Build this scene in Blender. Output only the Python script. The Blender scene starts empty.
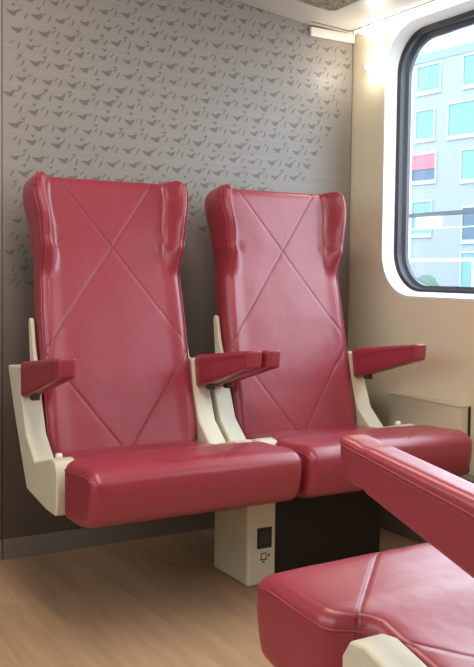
import bpy, bmesh, math, random
from mathutils import Vector, noise
random.seed(4)
C = bpy.context.scene.collection
PI = math.pi

# ------------------------------------------------------------------ materials
def mat(name, color, rough=0.5, metal=0.0, spec=0.5, emit=None, estr=0.0):
    m = bpy.data.materials.new(name); m.use_nodes = True
    b = m.node_tree.nodes['Principled BSDF']
    b.inputs['Base Color'].default_value = (*color, 1)
    b.inputs['Roughness'].default_value = rough
    b.inputs['Metallic'].default_value = metal
    b.inputs['Specular IOR Level'].default_value = spec
    if emit:
        b.inputs['Emission Color'].default_value = (*emit, 1)
        b.inputs['Emission Strength'].default_value = estr
    return m

class NT:
    def __init__(s, m): s.t = m.node_tree; s.b = s.t.nodes['Principled BSDF']
    def new(s, k, **kw):
        n = s.t.nodes.new(k)
        for a, v in kw.items(): setattr(n, a, v)
        return n
    def link(s, a, b): s.t.links.new(a, b)
    def math(s, op, a, b=None, c=None):
        n = s.new('ShaderNodeMath', operation=op)
        for i, v in enumerate((a, b, c)):
            if v is None: continue
            if isinstance(v, (int, float)): n.inputs[i].default_value = v
            else: s.link(v, n.inputs[i])
        return n.outputs[0]
    def noise(s, vec, scale, detail=3, rough=.5):
        n = s.new('ShaderNodeTexNoise'); n.inputs['Scale'].default_value = scale
        n.inputs['Detail'].default_value = detail; n.inputs['Roughness'].default_value = rough
        s.link(vec, n.inputs['Vector']); return n.outputs['Fac']
    def mapping(s, vec, scale):
        n = s.new('ShaderNodeMapping'); n.inputs['Scale'].default_value = scale
        s.link(vec, n.inputs['Vector']); return n.outputs[0]
    def mix(s, f, a, b):
        n = s.new('ShaderNodeMix', data_type='RGBA')
        if isinstance(f, (int, float)): n.inputs[0].default_value = f
        else: s.link(f, n.inputs[0])
        for i, v in ((6, a), (7, b)):
            if isinstance(v, tuple): n.inputs[i].default_value = (*v, 1)
            else: s.link(v, n.inputs[i])
        return n.outputs[2]
    def bump(s, h, strength, dist, normal=None):
        n = s.new('ShaderNodeBump'); n.inputs['Strength'].default_value = strength
        n.inputs['Distance'].default_value = dist; s.link(h, n.inputs['Height'])
        if normal: s.link(normal, n.inputs['Normal'])
        return n.outputs[0]

RED = (0.29, 0.030, 0.049)
def leather(name, seam=None):
    """seam: None | 'back' | 'cushion' - crossing stitched seams in the seat's own coordinates"""
    m = mat(name, RED, 0.40, spec=0.65); n = NT(m)
    co = n.new('ShaderNodeTexCoord').outputs['Object']
    big = n.noise(co, 7, 3); fine = n.noise(co, 420, 2); mid = n.noise(co, 38, 3)
    col = n.mix(n.math('MULTIPLY', big, 0.5), RED, (0.34, 0.044, 0.068))
    r = n.math('ADD', n.math('MULTIPLY', mid, 0.12), 0.26)
    n.link(r, n.b.inputs['Roughness'])
    nrm = n.bump(fine, 0.25, 0.0006)
    nrm = n.bump(big, 0.35, 0.01, nrm)
    if seam:
        sx = n.new('ShaderNodeSeparateXYZ'); n.link(co, sx.inputs[0])
        ax = n.math('ABSOLUTE', sx.outputs[0])
        if seam == 'back': t = n.math('PINGPONG', n.math('ADD', sx.outputs[2], -1.075 + 0.66), 0.33); k = 0.25 / 0.33
        else: t = n.math('PINGPONG', n.math('ADD', sx.outputs[1], 0.05), 0.30); k = 1.0
        d = n.math('ABSOLUTE', n.math('SUBTRACT', ax, n.math('MULTIPLY', t, k)))
        if seam == 'cushion':
            d2 = n.math('ABSOLUTE', n.math('SUBTRACT', d, 0.006))
            line = n.math('MINIMUM', n.math('DIVIDE', d2, 0.0035), 1.0)
        else:
            line = n.math('MINIMUM', n.math('DIVIDE', d, 0.0045), 1.0)
        if seam == 'cushion':   # the seams stop at the front edge
            fr = n.math('LESS_THAN', sx.outputs[1], 0.015); line = n.math('MAXIMUM', line, fr); d = n.math('ADD', d, n.math('MULTIPLY', fr, .1))
        col = n.mix(line, (0.15, 0.012, 0.022), col)
        soft = n.math('MINIMUM', n.math('DIVIDE', d, 0.013), 1.0)
        soft = n.math('POWER', soft, 0.5)
        nrm = n.bump(soft, 0.28, 0.005, nrm)
    n.link(col, n.b.inputs['Base Color']); n.link(nrm, n.b.inputs['Normal'])
    return m
M = {}
M['leather'] = leather('burgundy_leather')
M['leather_back'] = leather('burgundy_leather_backrest', 'back')
M['leather_cushion'] = leather('burgundy_leather_cushion', 'cushion')
M['thread'] = mat('seam_thread', (0.30, 0.04, 0.042), 0.5)
M['cream'] = mat('cream_plastic', (0.66, 0.60, 0.46), 0.38)
n = NT(M['cream']); co = n.new('ShaderNodeTexCoord').outputs['Object']
n.link(n.mix(n.noise(co, 9, 4), (0.64, 0.60, 0.46), (0.70, 0.66, 0.52)), n.b.inputs['Base Color'])
n.link(n.bump(n.noise(co, 300, 2), 0.15, 0.0004), n.b.inputs['Normal'])
M['black'] = mat('black_plastic', (0.012, 0.012, 0.013), 0.4)
M['charcoal'] = mat('charcoal_metal', (0.035, 0.032, 0.032), 0.5)
M['dark_box'] = mat('matt_black_box', (0.018, 0.013, 0.011), 0.6)
M['chrome'] = mat('chrome', (0.75, 0.75, 0.75), 0.2, 1.0)
M['white'] = mat('white_plastic', (0.78, 0.77, 0.73), 0.35)
M['print'] = mat('dark_print', (0.05, 0.045, 0.04), 0.5)
M['gap'] = mat('dark_gap', (0.02, 0.018, 0.017), 0.7)

M['wall'] = mat('beige_wall_panel', (0.70, 0.64, 0.51), 0.42)
n = NT(M['wall']); co = n.new('ShaderNodeTexCoord').outputs['Object']
n.link(n.mix(n.noise(co, 2.5, 4), (0.70, 0.63, 0.46), (0.75, 0.68, 0.51)), n.b.inputs['Base Color'])
n.link(n.bump(n.noise(co, 260, 2), 0.2, 0.0004), n.b.inputs['Normal'])
M['frame_white'] = mat('white_window_surround', (0.82, 0.80, 0.76), 0.35)
M['gasket'] = mat('black_rubber_gasket', (0.03, 0.033, 0.04), 0.4)
M['gasket_in'] = mat('grey_inner_gasket', (0.075, 0.085, 0.115), 0.3)
M['rack'] = mat('light_rack_panel', (0.62, 0.57, 0.50), 0.35)

# laminate with fine horizontal streaks, cool grey fading to a darker brown at the bottom
def laminate(name, dark=1.0):
    m = mat(name, (0.25, 0.22, 0.2), 0.42, spec=0.35); n = NT(m)
    co = n.new('ShaderNodeTexCoord').outputs['Object']
    s1 = n.noise(n.mapping(co, (1.5, 1, 60)), 1.0, 5, .65)
    s2 = n.noise(n.mapping(co, (5, 1, 240)), 1.0, 3, .6)
    st = n.math('ADD', n.math('MULTIPLY', s1, .6), n.math('MULTIPLY', s2, .4))
    sx = n.new('ShaderNodeSeparateXYZ'); n.link(co, sx.inputs[0])
    # base colour grows darker and browner with lower height
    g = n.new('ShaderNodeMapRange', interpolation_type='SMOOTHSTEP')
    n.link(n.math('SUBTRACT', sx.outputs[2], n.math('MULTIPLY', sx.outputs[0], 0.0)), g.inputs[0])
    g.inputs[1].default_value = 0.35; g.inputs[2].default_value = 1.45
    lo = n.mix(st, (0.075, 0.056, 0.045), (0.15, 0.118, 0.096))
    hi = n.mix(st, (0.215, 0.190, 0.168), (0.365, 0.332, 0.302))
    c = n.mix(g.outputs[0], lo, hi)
    if dark != 1.0: c = n.mix(1 - dark, c, (0.10, 0.088, 0.075))
    n.link(c, n.b.inputs['Base Color'])
    n.link(n.bump(s2, 0.1, 0.0005), n.b.inputs['Normal'])
    return m
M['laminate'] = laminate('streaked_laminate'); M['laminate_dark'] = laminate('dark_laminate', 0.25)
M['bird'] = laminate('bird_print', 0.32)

M['floor'] = mat('wood_look_vinyl', (0.3, 0.2, 0.13), 0.45, spec=0.4)
n = NT(M['floor']); co = n.new('ShaderNodeTexCoord').outputs['Object']
g1 = n.noise(n.mapping(co, (22, 1.6, 1)), 1.0, 6, .62)
g2 = n.noise(n.mapping(co, (90, 5, 1)), 1.0, 3, .6)
br = n.new('ShaderNodeTexBrick', offset=0.37); br.inputs['Scale'].default_value = 1
mp = n.new('ShaderNodeMapping'); mp.inputs['Rotation'].default_value = (0, 0, PI / 2); n.link(co, mp.inputs[0]); n.link(mp.outputs[0], br.inputs[0])
br.inputs['Brick Width'].default_value = 1.1; br.inputs['Row Height'].default_value = 0.11; br.inputs['Mortar Size'].default_value = 0.0012
br.inputs['Color1'].default_value = (0.42, 0.42, 0.42, 1); br.inputs['Color2'].default_value = (0.6, 0.6, 0.6, 1); br.inputs['Mortar'].default_value = (0.4, 0.4, 0.4, 1)
f = n.math('ADD', n.math('MULTIPLY', g1, .62), n.math('MULTIPLY', g2, .25))
c = n.mix(f, (0.23, 0.135, 0.075), (0.70, 0.47, 0.29))
mm = n.new('ShaderNodeMix', data_type='RGBA', blend_type='OVERLAY'); mm.inputs[0].default_value = .45
n.link(c, mm.inputs[6]); n.link(br.outputs[0], mm.inputs[7]); n.link(mm.outputs[2], n.b.inputs['Base Color'])
M['baseboard'] = mat('grey_baseboard', (0.24, 0.205, 0.175), 0.4)
M['patch'] = mat('speckled_rack_glass', (0.2, 0.18, 0.12), 0.35)
n = NT(M['patch']); co = n.new('ShaderNodeTexCoord').outputs['Object']
cr = n.new('ShaderNodeValToRGB'); n.link(n.noise(co, 38, 5, .7), cr.inputs[0])
cr.color_ramp.elements[0].position = .42; cr.color_ramp.elements[0].color = (0.10, 0.09, 0.055, 1)
cr.color_ramp.elements[1].position = .62; cr.color_ramp.elements[1].color = (0.36, 0.32, 0.22, 1)
n.link(cr.outputs[0], n.b.inputs['Base Color'])

# glass: clear sheet with fresnel reflection
gm = bpy.data.materials.new('window_glass'); gm.use_nodes = True; t = gm.node_tree
for x in list(t.nodes): t.nodes.remove(x)
o_ = t.nodes.new('ShaderNodeOutputMaterial'); mx = t.nodes.new('ShaderNodeMixShader')
tr = t.nodes.new('ShaderNodeBsdfTransparent'); tr.inputs[0].default_value = (0.80, 0.93, 1.0, 1)
gl = t.nodes.new('ShaderNodeBsdfGlossy'); gl.inputs['Roughness'].default_value = 0.0
fr = t.nodes.new('ShaderNodeFresnel'); fr.inputs[0].default_value = 1.45
t.links.new(fr.outputs[0], mx.inputs[0]); t.links.new(tr.outputs[0], mx.inputs[1]); t.links.new(gl.outputs[0], mx.inputs[2]); t.links.new(mx.outputs[0], o_.inputs[0])
M['glass'] = gm
M['lamp'] = mat('lit_lamp', (1, 1, 1), 0.5, emit=(1.0, 0.93, 0.82), estr=14)
M['out_lamp'] = mat('lit_platform_lamp', (1, 1, 1), 0.5, emit=(1, .98, .9), estr=1.6)
M['lamp_soft'] = mat('lit_lamp_strip', (1, 1, 1), 0.5, emit=(1.0, 0.94, 0.86), estr=4)

# outdoors
M['facade'] = mat('pale_brick', (0.5, 0.5, 0.55), 0.9)
n = NT(M['facade']); co = n.new('ShaderNodeTexCoord').outputs['Object']
nb = n.noise(n.mapping(co, (3, 3, 14)), 1.0, 4, .6)
n.link(n.mix(nb, (0.32, 0.36, 0.42), (0.43, 0.45, 0.50)), n.b.inputs['Base Color'])
M['facade_top'] = mat('pale_blue_cladding', (0.30, 0.40, 0.46), 0.8)
M['out_glass'] = mat('blue_window_pane', (0.20, 0.40, 0.46), 0.25)
M['out_dark'] = mat('dark_window_pane', (0.11, 0.17, 0.25), 0.25)
M['out_frame'] = mat('white_window_frame', (0.50, 0.54, 0.54), 0.6)
M['awning'] = mat('red_blind', (0.50, 0.20, 0.24), 0.7)
M['foliage'] = mat('bush_green', (0.11, 0.19, 0.14), 0.8)
M['ground'] = mat('gravel', (0.16, 0.18, 0.21), 0.9)
M['steel'] = mat('painted_steel_rail', (0.85, 0.85, 0.85), 0.4)

# ------------------------------------------------------------------ helpers
def link(name, me, m, parent=None, smooth=True):
    o = bpy.data.objects.new(name, me); C.objects.link(o)
    for mm_ in (m if isinstance(m, (list, tuple)) else [m]): me.materials.append(mm_)
    if smooth:
        for p in me.polygons: p.use_smooth = True
    if parent: o.parent = parent
    return o
def obj(name, bm, m, parent=None, smooth=True):
    bmesh.ops.recalc_face_normals(bm, faces=bm.faces)
    me = bpy.data.meshes.new(name); bm.to_mesh(me); bm.free()
    return link(name, me, m, parent, smooth)
def bevel(o, w, seg=3):
    b = o.modifiers.new('bevel', 'BEVEL'); b.width = w; b.segments = seg; b.limit_method = 'ANGLE'; b.angle_limit = math.radians(35)
    b.harden_normals = True
    return o
def box(bm, x0, x1, y0, y1, z0, z1):
    vs = [bm.verts.new((x, y, z)) for x in (x0, x1) for y in (y0, y1) for z in (z0, z1)]
    for f_ in ((0, 1, 3, 2), (4, 6, 7, 5), (0, 4, 5, 1), (2, 3, 7, 6), (0, 2, 6, 4), (1, 5, 7, 3)):
        bm.faces.new([vs[i] for i in f_])
def axis_samples(h, r, k, fine):
    s = [-h + r * (1 - math.cos(PI / 2 * i / k)) for i in range(k)]
    m_ = [-h + r + (2 * h - 2 * r) * i / fine for i in range(fine + 1)]
    return s + m_ + [-a for a in reversed(s)]
def rounded_box(hx, hy, hz, r, seg=(10, 10, 3), k=5):
    """closed box surface with rounded edges, dense enough to deform"""
    ax = [axis_samples(h, r, k, s_) for h, s_ in zip((hx, hy, hz), seg)]
    hs = (hx, hy, hz); bm = bmesh.new(); cache = {}
    def vert(i, j, l):
        key = (i, j, l)
        if key not in cache:
            p = Vector((ax[0][i], ax[1][j], ax[2][l]))
            q = Vector([max(-(h - r), min(h - r, c_)) for c_, h in zip(p, hs)])
            # cube -> sphere direction inside the rounding zone
            d = (p - q) / r
            if d.length > 1e-9:
                a, b, c_ = d.x ** 2, d.y ** 2, d.z ** 2
                d = Vector((d.x * math.sqrt(max(0, 1 - b / 2 - c_ / 2 + b * c_ / 3)), d.y * math.sqrt(max(0, 1 - a / 2 - c_ / 2 + a * c_ / 3)), d.z * math.sqrt(max(0, 1 - a / 2 - b / 2 + a * b / 3))))
            cache[key] = bm.verts.new(q + d * r)
        return cache[key]
    n0, n1, n2 = [len(a) for a in ax]
    for i in range(n0 - 1):
        for j in range(n1 - 1):
            for l in (0, n2 - 1): bm.faces.new([vert(i, j, l), vert(i + 1, j, l), vert(i + 1, j + 1, l), vert(i, j + 1, l)])
    for i in range(n0 - 1):
        for l in range(n2 - 1):
            for j in (0, n1 - 1): bm.faces.new([vert(i, j, l), vert(i + 1, j, l), vert(i + 1, j, l + 1), vert(i, j, l + 1)])
    for j in range(n1 - 1):
        for l in range(n2 - 1):
            for i in (0, n0 - 1): bm.faces.new([vert(i, j, l), vert(i, j + 1, l), vert(i, j + 1, l + 1), vert(i, j, l + 1)])
    return bm
def deform(bm, f_):
    for v in bm.verts: v.co = f_(v.co.copy())
    return bm
def tube(pts, r, closed=False, seg=6):
    bm = bmesh.new(); pts = [Vector(p) for p in pts]; rings = []
    N = len(pts)
    for i, p in enumerate(pts):
        a = pts[(i - 1) % N] if closed or i > 0 else p; b = pts[(i + 1) % N] if closed or i < N - 1 else p
        t_ = (b - a).normalized(); u = t_.cross(Vector((0.13, 0.21, 1))).normalized(); w_ = t_.cross(u)
        rings.append([bm.verts.new(p + (u * math.cos(2 * PI * k / seg) + w_ * math.sin(2 * PI * k / seg)) * r) for k in range(seg)])
    for i in range(N if closed else N - 1):
        A, B = rings[i], rings[(i + 1) % N]
        for k in range(seg): bm.faces.new([A[k], A[(k + 1) % seg], B[(k + 1) % seg], B[k]])
    if not closed: bm.faces.new(rings[0]); bm.faces.new(rings[-1][::-1])
    return bm
def prism(poly, x0, x1):
    """polygon in (y,z) extruded along x"""
    bm = bmesh.new()
    A = [bm.verts.new((x0, y, z)) for y, z in poly]; B = [bm.verts.new((x1, y, z)) for y, z in poly]
    bm.faces.new(A[::-1]); bm.faces.new(B)
    for i in range(len(poly)): j = (i + 1) % len(poly); bm.faces.new([A[i], A[j], B[j], B[i]])
    return bm
def empty(name, loc, label, cat, group=None, rz=0):
    o = bpy.data.objects.new(name, None); C.objects.link(o); o.location = loc; o.rotation_euler = (0, 0, rz)
    o['label'] = label; o['category'] = cat
    if group: o['group'] = group
    o.empty_display_size = .05
    return o
def tag(o, label, cat, group=None):
    o['label'] = label; o['category'] = cat
    if group: o['group'] = group
    return o
def struct(o): o['kind'] = 'structure'; return o
def sstep(a, b, x):
    t_ = max(0, min(1, (x - a) / (b - a))); return t_ * t_ * (3 - 2 * t_)
def interp(tab, x):
    if x <= tab[0][0]: return tab[0][1]
    for (a, va), (b, vb) in zip(tab, tab[1:]):
        if x <= b:
            t_ = (x - a) / (b - a); t_ = t_ * t_ * (3 - 2 * t_); return va + (vb - va) * t_
    return tab[-1][1]

# ------------------------------------------------------------------ the seat (local: x across, y front -> back, z up, origin under front edge)
AW = 0.055; AO = 0.3275            # arm width, outer half width
def cushion_def(p):
    # p: x +-.322, y +-.28, z +-.07  -> seat space
    y = p.y + 0.28
    top = (p.z + .07) / .14
    w = 1 - 0.195 * sstep(0.200, 0.242, y)        # narrows behind the front to let the side frames in
    x = p.x * w
    ztop = interp([(0, .480), (.05, .491), (.18, .484), (.40, .448), (.56, .435)], y)
    zbot = interp([(0, .340), (.12, .322), (.25, .318), (.56, .312)], y)
    z = zbot + (ztop - zbot) * top
    crown = (1 - (p.x / .322) ** 2) * top
    z += .004 * crown
    # front face leans and bulges
    y += -0.012 * math.sin(PI * top) * (1 - sstep(0, .12, y)) + .022 * (1 - top) * (1 - sstep(0, .2, y))
    y -= .006 * (1 - sstep(0, .3, y))
    z += .0025 * noise.noise(Vector((p.x * 9, y * 9, top))) * top
    return Vector((x, y, z))
BACK_H = 0.90
def back_frame(v):
    """v 0..1 from crease to top: centre point (y,z) of the front surface and its normal"""
    z = .40 + .905 * v
    y = .506 + .225 * v - .030 * v * v
    return y, z
def back_def(p):
    # p: x +-.27, y +-.05 (front is -y), z +-.45
    v = (p.z + .45) / .90
    w = interp([(0, .256), (.15, .258), (.45, .252), (.70, .245), (.80, .255), (.93, .272), (1, .264)], v) / .27
    y0, z0 = back_frame(v); y1, z1 = back_frame(v + .02)
    t_ = Vector((0, y1 - y0, z1 - z0)).normalized(); nrm = Vector((0, -t_.z, t_.y))   # towards the sitter
    u = abs(p.x) / .27
    front = (.05 - p.y) / .10            # 1 on the front, 0 behind
    wing = .082 * sstep(.74, .91, u) * interp([(.63, 0), (.765, .78), (.86, 1), (1, .97)], v)
    side = .006 * sstep(.70, .92, u) * interp([(0, 0.3), (.1, 1), (.6, 1), (.72, 0)], v)
    th = .105 * front + (wing + side) * front
    d = th - .105                         # front surface sits on the centre line
    # lumbar and head hollow
    d += .0016 * noise.noise(Vector((p.x * 8, p.z * 8, 3))) * front
    d += -front * .006 * math.exp(-((v - .745 - .02 * u) / .012) ** 2) * sstep(.6, .75, u)   # fold where each wing ends
    q = Vector((p.x * w, y0, z0)) + nrm * d
    q.z -= .002 * sstep(.70, .85, u) * sstep(.9, 1, v)
    return q
def arm_def(p):
    # p: x +-AW/2, y +-.2, z +-.05 ; y=-.2 front end, local output y .235...59
    s_ = (p.y + .18) / .36
    y = .235 + .36 * s_
    ztop = .760 - .044 * s_; zbot = .702 - .102 * s_
    tz = (p.z + .05) / .10
    z = zbot + (ztop - zbot) * tz
    g_ = math.exp(-((s_ - .14) / .012) ** 2)       # stitched joint near the front end
    return Vector((p.x * (1 - .07 * g_), y - .006 * (1 - s_) * tz, z - .003 * g_ * (tz - .5) * 2))
FRAME = [(.724, .694), (.587, .704), (.572, .60), (.530, .50), (.450, .434), (.300, .472), (.268, .468), (.250, .44), (.250, .360), (.262, .317), (.346, .317), (.525, .338), (.590, .445), (.660, .565)]
def make_seat(label, loc, rz=0, outer_button=(-1, 1)):
    root = empty('train_seat', loc, label, 'seat', 'burgundy leather train seats', rz)
    # cushion
    c = obj('seat_cushion', deform(rounded_box(.322, .28, .07, .026, (24, 30, 5)), cushion_def), M['leather_cushion'], root)
    loop = []
    e = .014
    for i in range(40): loop.append((-.322 + .02, .28 - .56 * i / 40 * .96 - .02, .07 - .001))
    n_ = 40
    pts = []
    for i in range(61):                    # up the left side seam, across the front, down the right side
        a = i / 60
        if a < .4: q = (-.303, .26 - .53 * (a / .4), .046)
        elif a <= .6: q = (-.29 + .58 * ((a - .4) / .2), -.2725, .058)
        else: q = (.303, -.27 + .53 * ((a - .6) / .4), .046)
        pts.append(Vector(q))
    # the two side seams, following the deformed edge
    for s_ in (-1, 1):
        line = [cushion_def(Vector((s_ * .3205, .255 - .52 * i / 40, .050 + .0))) for i in range(41)]
        ctr = []
        for q in line: ctr.append(Vector((q.x + s_ * .0005, q.y, q.z)))
        obj('seam', tube(ctr, .0022), M['thread'], c)
    # backrest
    b = obj('backrest', deform(rounded_box(.27, .05, .45, .034, (46, 4, 60)), back_def), M['leather_back'], root)
    for s_ in (-1, 1):
        line = [back_def(Vector((s_ * .266, -.036, -.40 + .83 * i / 60))) for i in range(61)]
        obj('piping', tube(line, .0026), M['leather'], b)
    # arms and frames
    for s_ in (-1, 1):
        xc = s_ * (AO - AW / 2)
        a = obj('armrest', deform(rounded_box(AW / 2 - .0015, .18, .05, .013, (4, 26, 4), 4), lambda p: arm_def(p) + Vector((xc, 0, 0))), M['leather'], root)
        for off in (0, .007):
            line = [arm_def(Vector((s_ * (AW / 2 - .0012), -.168 + .345 * i / 24, .030 - off))) + Vector((xc, 0, 0)) for i in range(25)]
            obj('seam', tube(line, .0011, seg=5), M['thread'], a)
            line = [arm_def(Vector((-s_ * (AW / 2 - .0012), -.168 + .345 * i / 24, .030 - off))) + Vector((xc, 0, 0)) for i in range(25)]
            obj('seam', tube(line, .0011, seg=5), M['thread'], a)
        fr_ = obj('side_frame', prism(FRAME, *sorted((s_ * (AO - .0015), s_ * (AO - .066)))), M['cream'], root, smooth=False)
        bevel(fr_, .006, 3)
        for p in fr_.data.polygons: p.use_smooth = True
        xi = s_ * (AO - AW - .007)
        br_ = obj('back_bracket', prism([(.598, .66), (.66, .66), (.672, .74), (.684, .832), (.676, .846), (.660, .842), (.640, .76)], xi - .006, xi + .006), M['cream'], root)
        bevel(br_, .003, 2)
        h = bmesh.new(); box(h, xc - .014, xc + .012, .508, .532, .606, .645)
        bevel(obj('arm_hinge', h, M['charcoal'], root), .004)
        if s_ > 0: continue
        bt = bmesh.new(); bmesh.ops.create_cone(bt, cap_ends=True, segments=20, radius1=.011, radius2=.009, depth=.014)
        bmesh.ops.translate(bt, verts=bt.verts, vec=(xc - s_ * .010, .335, .470))
        obj('recline_button', bt, M['white'], root)
    u = bmesh.new(); box(u, -.24, .24, .16, .50, .296, .330)
    bevel(obj('seat_pan', u, M['charcoal'], root), .01)
    return root
seat_a = make_seat('burgundy leather seat against the bird-patterned wall, farther from the window', (1.131, 2.1, 0))
def copy_tree(o, parent=None):
    c = o.copy(); C.objects.link(c)
    if parent: c.parent = parent
    for ch in list(o.children): copy_tree(ch, c)
    return c
seat_b = copy_tree(seat_a); seat_b.location = (1.799, 2.1, 0)
seat_b['label'] = 'burgundy leather seat against the bird-patterned wall, beside the window wall'
for ch in seat_b.children:
    if ch.name.startswith('recline_button'): ch.location.x = 2 * (AO - AW / 2 - .010)
seat_c = copy_tree(seat_a); seat_c.location = (1.104, 1.271, .006); seat_c.rotation_euler = (0, 0, PI)
seat_c['label'] = 'nearest burgundy leather seat, cut off by the frame, facing the other two'

# ------------------------------------------------------------------ pedestals
def pedestal(loc, label, rz=0):
    root = empty('seat_pedestal', loc, label, 'pedestal', None, rz)
    bevel(obj('column', prism([(0, 0), (0, .312), (.225, .312), (.225, 0)], -.055, .053), M['cream'], root, smooth=True), .012, 4)
    s_ = bmesh.new(); box(s_, -.020, .034, -.003, .004, .120, .187)
    sk = bevel(obj('power_socket', s_, M['black'], root), .002)
    s2 = bmesh.new(); box(s2, -.010, .024, -.0045, -.001, .134, .172)
    obj('socket_insert', s2, M['charcoal'], sk, smooth=False)
    # small printed laptop-and-plug pictogram
    ic = bmesh.new(); y0, y1 = -.0008, .001
    x, z = -.006, .078
    box(ic, x, x + .022, y0, y1, z + .024, z + .027); box(ic, x, x + .003, y0, y1, z + .008, z + .024); box(ic, x + .019, x + .022, y0, y1, z + .008, z + .024)
    box(ic, x - .003, x + .025, y0, y1, z + .004, z + .008); box(ic, x + .007, x + .015, y0, y1, z - .004, z + .0015)
    box(ic, x + .029, x + .032, y0, y1, z + .012, z + .024); box(ic, x + .027, x + .034, y0, y1, z + .015, z + .020)
    obj('socket_pictogram', ic, M['print'], root, smooth=False)
    cb = bmesh.new(); box(cb, -.55, .55, .09, .19, .262, .2955)
    bevel(obj('crossbeam', cb, M['charcoal'], root), .006)
    return root
pedestal((1.497, 2.385, 0), 'cream pedestal with a power socket under the two seats by the wall')
pedestal((1.42, .98, 0), 'cream pedestal carrying the nearest seat that faces the wall', PI)

eb = bmesh.new(); box(eb, -.222, .235, 0, .24, 0, .252)
bx_ = bevel(obj('equipment_box', eb, M['dark_box']), .008); bx_.location = (1.79, 2.44, 0)
tag(bx_, 'dark equipment box on the floor in the shade under the seat by the window wall', 'box')
# ------------------------------------------------------------------ setting
Y = 3.026; X = 2.314
def quad_struct(name, pts, m):
    bm = bmesh.new(); bm.faces.new([bm.verts.new(p) for p in pts]); return struct(obj(name, bm, m, smooth=False))
b_ = bmesh.new(); box(b_, -1.2, X + .3, -.8, Y + .1, -.06, 0); struct(obj('floor', b_, M['floor'], smooth=False))

# partition wall with printed birds (second material slot in the same mesh)
pb = bmesh.new()
box(pb, .8455, X - .006, Y, Y + .03, 0, 2.3)
box(pb, -1.2, .8425, Y, Y + .03, 0, 2.3)
nf = len(pb.faces)
BIRDS = [
    [(-.020, .005), (-.010, .005), (-.003, .0035), (.004, .004), (.009, .007), (.017, .010), (.020, .009), (.015, .002), (.011, -.003), (.009, -.009), (.001, -.008), (-.008, -.004), (-.013, .000)],
    [(-.019, .003), (-.012, .005), (-.004, .0035), (.003, .004), (.012, .007), (.018, .008), (.014, .000), (.010, -.008), (.003, -.010), (-.006, -.006), (-.012, -.001)],
    [(-.018, .005), (-.007, .004), (.001, .003), (.009, .006), (.016, .009), (.013, .000), (.008, -.008), (.000, -.007), (-.010, -.002)],
]
SMALL = [(-.009, .003), (-.001, .002), (.004, .003), (.009, .005), (.006, -.002), (.001, -.006), (-.004, -.002)]
STROKE = [(-.007, -.011), (-.002, -.008), (.004, .001), (.007, .010), (.002, .008), (-.003, -.001)]
DART = [(-.010, -.006), (-.002, -.002), (.004, .002), (.011, .007), (.003, .006), (-.003, .002)]
def edge_z(x): return interp([(.8, .93), (1.58, 1.15), (2.03, 1.35), (2.2, 1.55), (2.275, 1.74)], x) if x > .8 else .93
def bird(poly, x, z, s_, rot=0, yy=Y - .0004):
    c_, sn = math.cos(rot), math.sin(rot)
    f_ = pb.faces.new([pb.verts.new((x + 1.12 * s_ * (a * c_ - b * sn), yy, z + 1.25 * s_ * (a * sn + b * c_))) for a, b in poly]); f_.material_index = 1
row = 0; z = .95
while z < 2.28:
    shift = [0, .052, .022, .070, .038, .010][row % 6]
    x = -.9 + shift
    while x < 2.29:
        def put(poly, dx, dz, s_, rot=0):
            xx = x + dx + random.uniform(-.004, .004); zz = z + dz + random.uniform(-.003, .003)
            if xx > X - .03 or (.825 < xx < .865) or zz < edge_z(xx): return
            bird(poly, xx, zz, s_ * random.uniform(.9, 1.1), rot + random.uniform(-.12, .12))
        put(random.choice(BIRDS), 0, 0, 1.0)
        put(DART, .030, .009, .95, random.uniform(-.1, .25))
        put(STROKE, .047, -.001, 1.0)
        if random.random() < .75: put(SMALL, .034 - .03 * (row % 2), .026, .9)
        x += .088 + random.uniform(-.003, .003)
    z += .0535; row += 1
me = bpy.data.meshes.new('wall_back'); 
bmesh.ops.recalc_face_normals(pb, faces=[f_ for f_ in pb.faces if f_.material_index == 0])
for f_ in pb.faces:
    if f_.material_index == 1:
        f_.normal_update()
        if f_.normal.y > 0: f_.normal_flip()
pb.to_mesh(me); pb.free()
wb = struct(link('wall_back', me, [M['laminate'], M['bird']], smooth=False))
b_ = bmesh.new(); box(b_, .842, .846, Y + .004, Y + .02, .0, 2.3); box(b_, X - .0065, X - .0005, Y + .006, Y + .02, 0, 2.3)
struct(obj('trim_1', b_, M['gap'], smooth=False))
b_ = bmesh.new(); box(b_, .846, X - .001, Y - .008, Y + .001, .0, .070); box(b_, -1.2, .842, Y - .008, Y + .001, 0, .070)
struct(bevel(obj('baseboard_back', b_, M['baseboard'], smooth=False), .002))

# window wall with a rounded opening
def rrect(y0, y1, z0, z1, r, k=10):
    pts = []
    for cy, cz, a0 in ((y1 - r, z1 - r, 0), (y0 + r, z1 - r, 1), (y0 + r, z0 + r, 2), (y1 - r, z0 + r, 3)):
        for i in range(k + 1):
            a = PI / 2 * (a0 + i / k); pts.append((cy + r * math.cos(a), cz + r * math.sin(a)))
    return pts
def ring_between(bm, ra, xa, rb, xb):
    A = [bm.verts.new((xa, y, z)) for y, z in ra]; B = [bm.verts.new((xb, y, z)) for y, z in rb]
    for i in range(len(A)): j = (i + 1) % len(A); bm.faces.new([A[i], A[j], B[j], B[i]])
WY0, WY1 = 1.30, 2.812
r0 = rrect(WY0, WY1, .914, 1.965, .17); r1 = rrect(WY0 + .006, WY1 - .006, .930, 1.948, .16)
r2 = rrect(WY0 + .02, WY1 - .018, .941, 1.930, .15); r3 = rrect(WY0 + .035, WY1 - .030, .954, 1.912, .135)
wm = bmesh.new()
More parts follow.
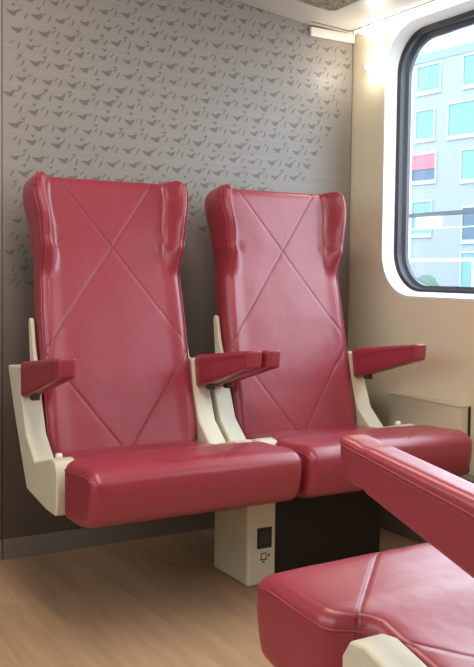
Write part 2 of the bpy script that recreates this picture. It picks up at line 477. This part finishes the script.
def wall_panel(ylo, yhi, opening):
    zlo, zhi = 0.0, 2.3
    outer = []; cy = (min(p[0] for p in opening) + max(p[0] for p in opening)) / 2; cz = 1.44
    for y, z in opening:
        dy, dz = y - cy, z - cz
        s_ = min(abs(((yhi if dy > 0 else ylo) - cy) / dy) if abs(dy) > 1e-6 else 9e9, abs(((zhi if dz > 0 else zlo) - cz) / dz) if abs(dz) > 1e-6 else 9e9)
        outer.append([cy + dy * s_, cz + dz * s_])
    for cn in [(yhi, zhi), (ylo, zhi), (ylo, zlo), (yhi, zlo)]:      # snap the nearest outer point onto each wall corner
        k_ = min(range(len(outer)), key=lambda i: (outer[i][0] - cn[0]) ** 2 + (outer[i][1] - cn[1]) ** 2); outer[k_] = list(cn)
    ring_between(wm, outer, X, opening, X)
    ring_between(wm, outer, X + .12, outer, X)
wall_panel(1.08, Y + .05, r0)
W2 = 1.95      # the next window along, outside the photograph, is the same one bay nearer
wall_panel(-.86, 1.08, [(y - W2, z) for y, z in r0])
wr = struct(obj('wall_right', wm, M['wall'], smooth=False))
win = bpy.data.objects.new('window_1', None); C.objects.link(win); struct(win); win.location = (X, 2.05, .914)
def wobj(name, bm, m, parent=win):
    bmesh.ops.translate(bm, verts=bm.verts, vec=(-X, -2.05, -.914)); o = obj(name, bm, m, parent); return o
bm = bmesh.new(); ring_between(bm, rrect(WY0 - .012, WY1 + .012, .902, 1.977, .18), X - .001, r0, X - .004); ring_between(bm, r0, X - .004, r1, X + .052); wobj('window_surround', bm, M['frame_white'])
bm = bmesh.new(); ring_between(bm, r1, X + .052, r2, X + .060); ring_between(bm, r2, X + .060, r2, X + .085); wobj('rubber_gasket', bm, M['gasket'])
bm = bmesh.new(); ring_between(bm, r2, X + .085, r3, X + .092); ring_between(bm, r3, X + .092, r3, X + .108); wobj('inner_gasket', bm, M['gasket_in'])
bm = bmesh.new(); bm.faces.new([bm.verts.new((X + .104, y, z)) for y, z in r3]); wobj('window_glass', bm, M['glass'])

win2 = win.copy(); C.objects.link(win2); win2.name = 'window_2'; win2.location.y -= W2
for ch in list(win.children):
    c2 = ch.copy(); C.objects.link(c2); c2.parent = win2
# the far side of the coach and the end behind the camera (outside the photograph)
b_ = bmesh.new(); box(b_, -1.26, -1.2, -.8, Y + .1, 0, 1.2); box(b_, -1.26, -1.2, -.8, Y + .1, 1.95, 2.3); box(b_, -1.26, -1.2, 1.0, 1.15, 1.2, 1.95); box(b_, -1.26, -1.2, 2.7, Y + .1, 1.2, 1.95)
struct(obj('wall_left', b_, M['wall'], smooth=False))
b_ = bmesh.new(); box(b_, -1.26, X, -.86, -.8, 0, 2.3); struct(obj('wall_front', b_, M['laminate_dark'], smooth=False))
# heater duct along the foot of the window wall
duct = empty('heater_duct', (X, 2.50, 0), 'low beige duct cover on the wall under the window', 'duct cover')
dp = bmesh.new(); box(dp, -.045, -.001, -.190, .195, .30, .530); obj('cover', dp, M['wall'], duct, smooth=False)
dp = bmesh.new(); box(dp, -.050, -.001, -.193, .200, .530, .538); bevel(obj('top_strip', dp, M['cream'], duct, smooth=False), .003)
dp = bmesh.new(); box(dp, -.012, -.001, -.193, -.1902, .30, .5295); obj('end_gap', dp, M['gap'], duct, smooth=False)
# lower part of the window wall: dark heater recess behind the seats
b_ = bmesh.new(); box(b_, X - .06, X - .001, 1.2, Y - .01, 0.0, .29); struct(bevel(obj('baseboard_right', b_, M['baseboard'], smooth=False), .004))

# luggage rack above the seats
rack = empty('luggage_rack', (2.0, 2.2, 1.99), 'pale luggage rack panel overhead, at the top right against the window wall', 'luggage rack')
def robj(name, bm, m, parent=rack, smooth=False):
    bmesh.ops.translate(bm, verts=bm.verts, vec=(-2.0, -2.2, -1.99)); return obj(name, bm, m, parent, smooth)
prof = [(1.60, 2.075), (1.70, 2.045), (1.80, 2.030), (1.95, 2.012), (2.08, 1.998), (2.262, 1.988)]
def zr(x):
    for (a, va), (b2, vb) in zip(prof, prof[1:]):
        if a <= x <= b2: return va + (vb - va) * (x - a) / (b2 - a)
    return prof[0][1] if x < prof[0][0] else prof[-1][1]
pm = bmesh.new(); YA, YB = 1.0, Y - .001
for sgn in (0, .02):
    pass
lo0 = [pm.verts.new((x, YA, z_)) for x, z_ in prof]; lo1 = [pm.verts.new((x, YB, z_)) for x, z_ in prof]
up0 = [pm.verts.new((x, YA, z_ + .022)) for x, z_ in prof]; up1 = [pm.verts.new((x, YB, z_ + .022)) for x, z_ in prof]
K = len(prof)
for i in range(K - 1):
    pm.faces.new([lo0[i], lo0[i + 1], lo1[i + 1], lo1[i]]); pm.faces.new([up0[i], up1[i], up1[i + 1], up0[i + 1]])
    pm.faces.new([lo0[i], up0[i], up0[i + 1], lo0[i + 1]]); pm.faces.new([lo1[i], lo1[i + 1], up1[i + 1], up1[i]])
pm.faces.new([lo0[0], lo1[0], up1[0], up0[0]]); pm.faces.new([lo0[-1], up0[-1], up1[-1], lo1[-1]])
robj('underside_panel', pm, M['rack'])
# speckled glass inset
pm = bmesh.new(); rr_ = rrect(2.03, 2.835, 1.83, 2.06, .03, 6)      # (y, x)
A = [pm.verts.new((xx, yy, zr(xx) - .0025)) for yy, xx in rr_]; B = [pm.verts.new((xx, yy, zr(xx) + .003)) for yy, xx in rr_]
pm.faces.new(A)
for i in range(len(A)): j = (i + 1) % len(A); pm.faces.new([A[i], A[j], B[j], B[i]])
robj('speckled_inset', pm, M['patch'])
def strip_under(x0, x1, y0, y1, drop, n_=6):
    bm = bmesh.new()
    for i in range(n_):
        xa, xb = x0 + (x1 - x0) * i / n_, x0 + (x1 - x0) * (i + 1) / n_
        q = [bm.verts.new(c_) for c_ in ((xa, y0, zr(xa) - drop), (xb, y0, zr(xb) - drop), (xb, y1, zr(xb) - drop), (xa, y1, zr(xa) - drop))]
        t_ = [bm.verts.new((v.co.x, v.co.y, v.co.z + .012)) for v in q]
        bm.faces.new(q[::-1]); bm.faces.new(t_)
        for k in range(4): bm.faces.new([q[k], q[(k + 1) % 4], t_[(k + 1) % 4], t_[k]])
    return bm
robj('joint_gap', strip_under(2.070, 2.262, Y - .044, Y - .039, .0012), M['gap'])
pm = bmesh.new(); box(pm, 2.262, 2.267, YA, Y - .039, 1.9865, 2.02); robj('joint_gap', pm, M['gap'])
pm = bmesh.new(); box(pm, 2.267, X - .001, YA, Y - .001, 1.988, 2.03); robj('cove_panel', pm, M['white'])
pm = bmesh.new(); box(pm, 2.088, X - .004, Y - .014, Y - .0015, 1.951, 1.988)
bevel(robj('white_end_trim', pm, M['white']), .003)
for (yy, l_) in ((2.965, .020), (2.915, .018), (2.87, .034)):
    pm = bmesh.new(); box(pm, 2.262, 2.276, yy - .006, yy + .006, 1.990 - l_, 1.992); bevel(robj('hook', pm, M['chrome'], smooth=True), .003)
# lit lamp strip fixed along the window wall under the rack
ls = empty('wall_lamp', (X - .02, 2.2, 1.975), 'glowing white lamp strip under the rack above the window', 'lamp')
lm = bmesh.new(); box(lm, -.022, .018, -.9, .735, -.010, .0145); bevel(obj('diffuser', lm, M['lamp_soft'], ls), .004)
lm = bmesh.new(); bmesh.ops.create_uvsphere(lm, u_segments=20, v_segments=12, radius=.016); bmesh.ops.translate(lm, verts=lm.verts, vec=(-.004, .690, -.145)); obj('spot_bulb', lm, M['lamp'], ls)

# ceiling of the coach
b_ = bmesh.new(); box(b_, -1.2, X + .1, -.8, Y + .1, 2.3, 2.36); struct(obj('ceiling', b_, M['rack'], smooth=False))

# ------------------------------------------------------------------ outdoors
Cam = Vector((0, 0, 1.0))
b_ = bmesh.new(); box(b_, 2.6, 160, -80, 160, -1.25, -1.2); struct(obj('ground', b_, M['ground'], smooth=False))
bld = empty('apartment_building', (43, 46, -1.2), 'pale brick apartment building outside beyond the window', 'building', None, math.radians(5.8))
# local: facade in plane x=0 facing -x, local y along the facade
b_ = bmesh.new(); box(b_, 0, 12, -34, 2.9, 0, 16.9); obj('facade_wall', b_, M['facade'], bld, smooth=False)
b_ = bmesh.new(); box(b_, -.05, 12.05, -34.05, 2.95, 16.85, 17.45); obj('cladding_top', b_, M['facade_top'], bld, smooth=False)
def bwin(y0, y1, z0, z1, m, blind=False):
    b = bmesh.new()
    for a in ((y0 - .12, y1 + .12, z0 - .28, z0), (y0 - .12, y1 + .12, z1, z1 + .12), (y0 - .12, y0, z0, z1), (y1, y1 + .12, z0, z1)): box(b, -.10, .02, *a)
    fr = obj('window', b, M['out_frame'], bld, smooth=False)
    b = bmesh.new(); box(b, -.03, .0, y0, y1, z0, z1); obj('pane', b, m, fr, smooth=False)
    if blind:
        b = bmesh.new(); box(b, -.09, -.03, y0, y1, z0 + .42 * (z1 - z0), z1); obj('blind', b, M['awning'], fr, smooth=False)
bwin(.45, 2.45, 14.85, 16.55, M['out_glass']); bwin(.9, 2.5, 11.6, 13.5, M['out_glass'])
bwin(.7, 2.8, 8.7, 10.5, M['out_dark'], True); bwin(1.0, 2.7, 5.0, 7.2, M['out_glass'])
for k in range(4):
    dy = -5.2 * k
    bwin(-3.8 + dy, -1.6 + dy, 14.7, 16.6, M['out_glass']); bwin(-3.1 + dy, -.4 + dy, 11.5, 13.6, M['out_dark'] if k else M['out_glass'])
    bwin(-3.8 + dy, -1.6 + dy, 8.5, 10.4, M['out_glass']); bwin(-4.2 + dy, -1.8 + dy, 4.5, 6.6, M['out_dark'])
    bwin(-4.2 + dy, -1.8 + dy, 1.2, 3.6, M['out_glass'])
# railing and bushes between the track and the building
rail = empty('railing', (12, 12, -1.2), 'thin white railing line outside low in the train window', 'railing')
b_ = bmesh.new(); box(b_, -.03, .03, -8, 8, 2.44, 2.50); obj('top_rail', b_, M['steel'], rail, smooth=False)
for k in range(5):
    b_ = bmesh.new(); box(b_, -.02, .02, -7.9 + 3.95 * k - .02, -7.9 + 3.95 * k + .02, 0, 2.44); obj('post', b_, M['steel'], rail, smooth=False)
for k, (bx, by, h, lab) in enumerate([(18.6, 20.6, 1.9, 'blurry green bush outside at the lower left corner of the window'), (18.4, 16.9, 1.75, 'blurry green bush outside low in the window, beside the corner bush')]):
    bb = bmesh.new(); bmesh.ops.create_icosphere(bb, subdivisions=4, radius=1)
    for v in bb.verts:
        nn = 1 + .35 * noise.noise(v.co * 2.2 + Vector((k * 5, 0, 0))) + .18 * noise.noise(v.co * 7)
        v.co = Vector((v.co.x * 1.1 * nn, v.co.y * 1.3 * nn, h * .52 + v.co.z * h * .52 * nn))
    o = obj('bush', bb, M['foliage']); o.location = (bx, by, -1.2); tag(o, lab, 'bush', 'bushes outside the window')

can = empty('platform_lamp', (16, 17.6, -1.2), 'bright rectangular lamp under a dark beam outside, low in the window', 'lamp')
b_ = bmesh.new(); box(b_, -.12, .12, -7.0, 1.4, 3.69, 3.78); obj('beam', b_, M['gasket_in'], can, smooth=False)
b_ = bmesh.new(); box(b_, -.05, .05, -.42, .45, 3.40, 3.67); obj('lit_panel', b_, M['out_lamp'], can, smooth=False)
b_ = bmesh.new(); box(b_, -.02, .02, -7.0, 1.2, 3.36, 3.385); obj('lower_rod', b_, M['steel'], can, smooth=False)
for yy in (-6.8, 1.3):
    b_ = bmesh.new(); box(b_, -.05, .05, yy - .05, yy + .05, 0, 3.70); obj('post', b_, M['steel'], can, smooth=False)
# ------------------------------------------------------------------ light
w = bpy.data.worlds.new('overcast'); bpy.context.scene.world = w; w.use_nodes = True
bg = w.node_tree.nodes['Background']; bg.inputs[0].default_value = (0.93, 0.96, 1.0, 1); bg.inputs[1].default_value = 3.2
def area(name, loc, rot, sx, sy, power, col):
    l = bpy.data.lights.new(name, 'AREA'); l.shape = 'RECTANGLE'; l.size = sx; l.size_y = sy; l.energy = power; l.color = col
    o = bpy.data.objects.new(name, l); C.objects.link(o); o.location = loc; o.rotation_euler = rot; return o
area('ceiling_light', (0.75, .9, 2.27), (0, 0, 0), .5, 3.0, 34, (1.0, .90, .78))
area('window_daylight', (X + .35, 2.0, 1.6), (0, math.radians(78), 0), 1.0, 1.5, 12, (.86, .93, 1.0))
p = bpy.data.lights.new('corner_spot', 'POINT'); p.energy = 1.1; p.color = (1, .93, .8); p.shadow_soft_size = .02
po = bpy.data.objects.new('corner_spot', p); C.objects.link(po); po.location = (X - .035, 2.87, 1.83)

# ------------------------------------------------------------------ camera
cd = bpy.data.cameras.new('camera'); cam = bpy.data.objects.new('camera', cd); C.objects.link(cam)
yaw, pitch, roll = 0.5286, -0.049, 0.01226
f_ = Vector((math.sin(yaw) * math.cos(pitch), math.cos(yaw) * math.cos(pitch), math.sin(pitch)))
r_ = f_.cross(Vector((0, 0, 1))).normalized(); u_ = r_.cross(f_)
r2_ = r_ * math.cos(roll) + u_ * math.sin(roll); u2_ = -r_ * math.sin(roll) + u_ * math.cos(roll)
from mathutils import Matrix
cam.matrix_world = Matrix(((r2_.x, u2_.x, -f_.x, 0), (r2_.y, u2_.y, -f_.y, 0), (r2_.z, u2_.z, -f_.z, 1.0), (0, 0, 0, 1)))
cd.sensor_fit = 'HORIZONTAL'; cd.sensor_width = 36; cd.lens = 896 / 474 * 36
cd.shift_y = -18 / 474; cd.clip_start = .05; cd.clip_end = 500
s = bpy.context.scene; s.camera = cam
s.view_settings.view_transform = 'Standard'; s.view_settings.look = 'None'; s.view_settings.gamma = 1; s.view_settings.exposure = 0.3
s.view_settings.use_curve_mapping = False
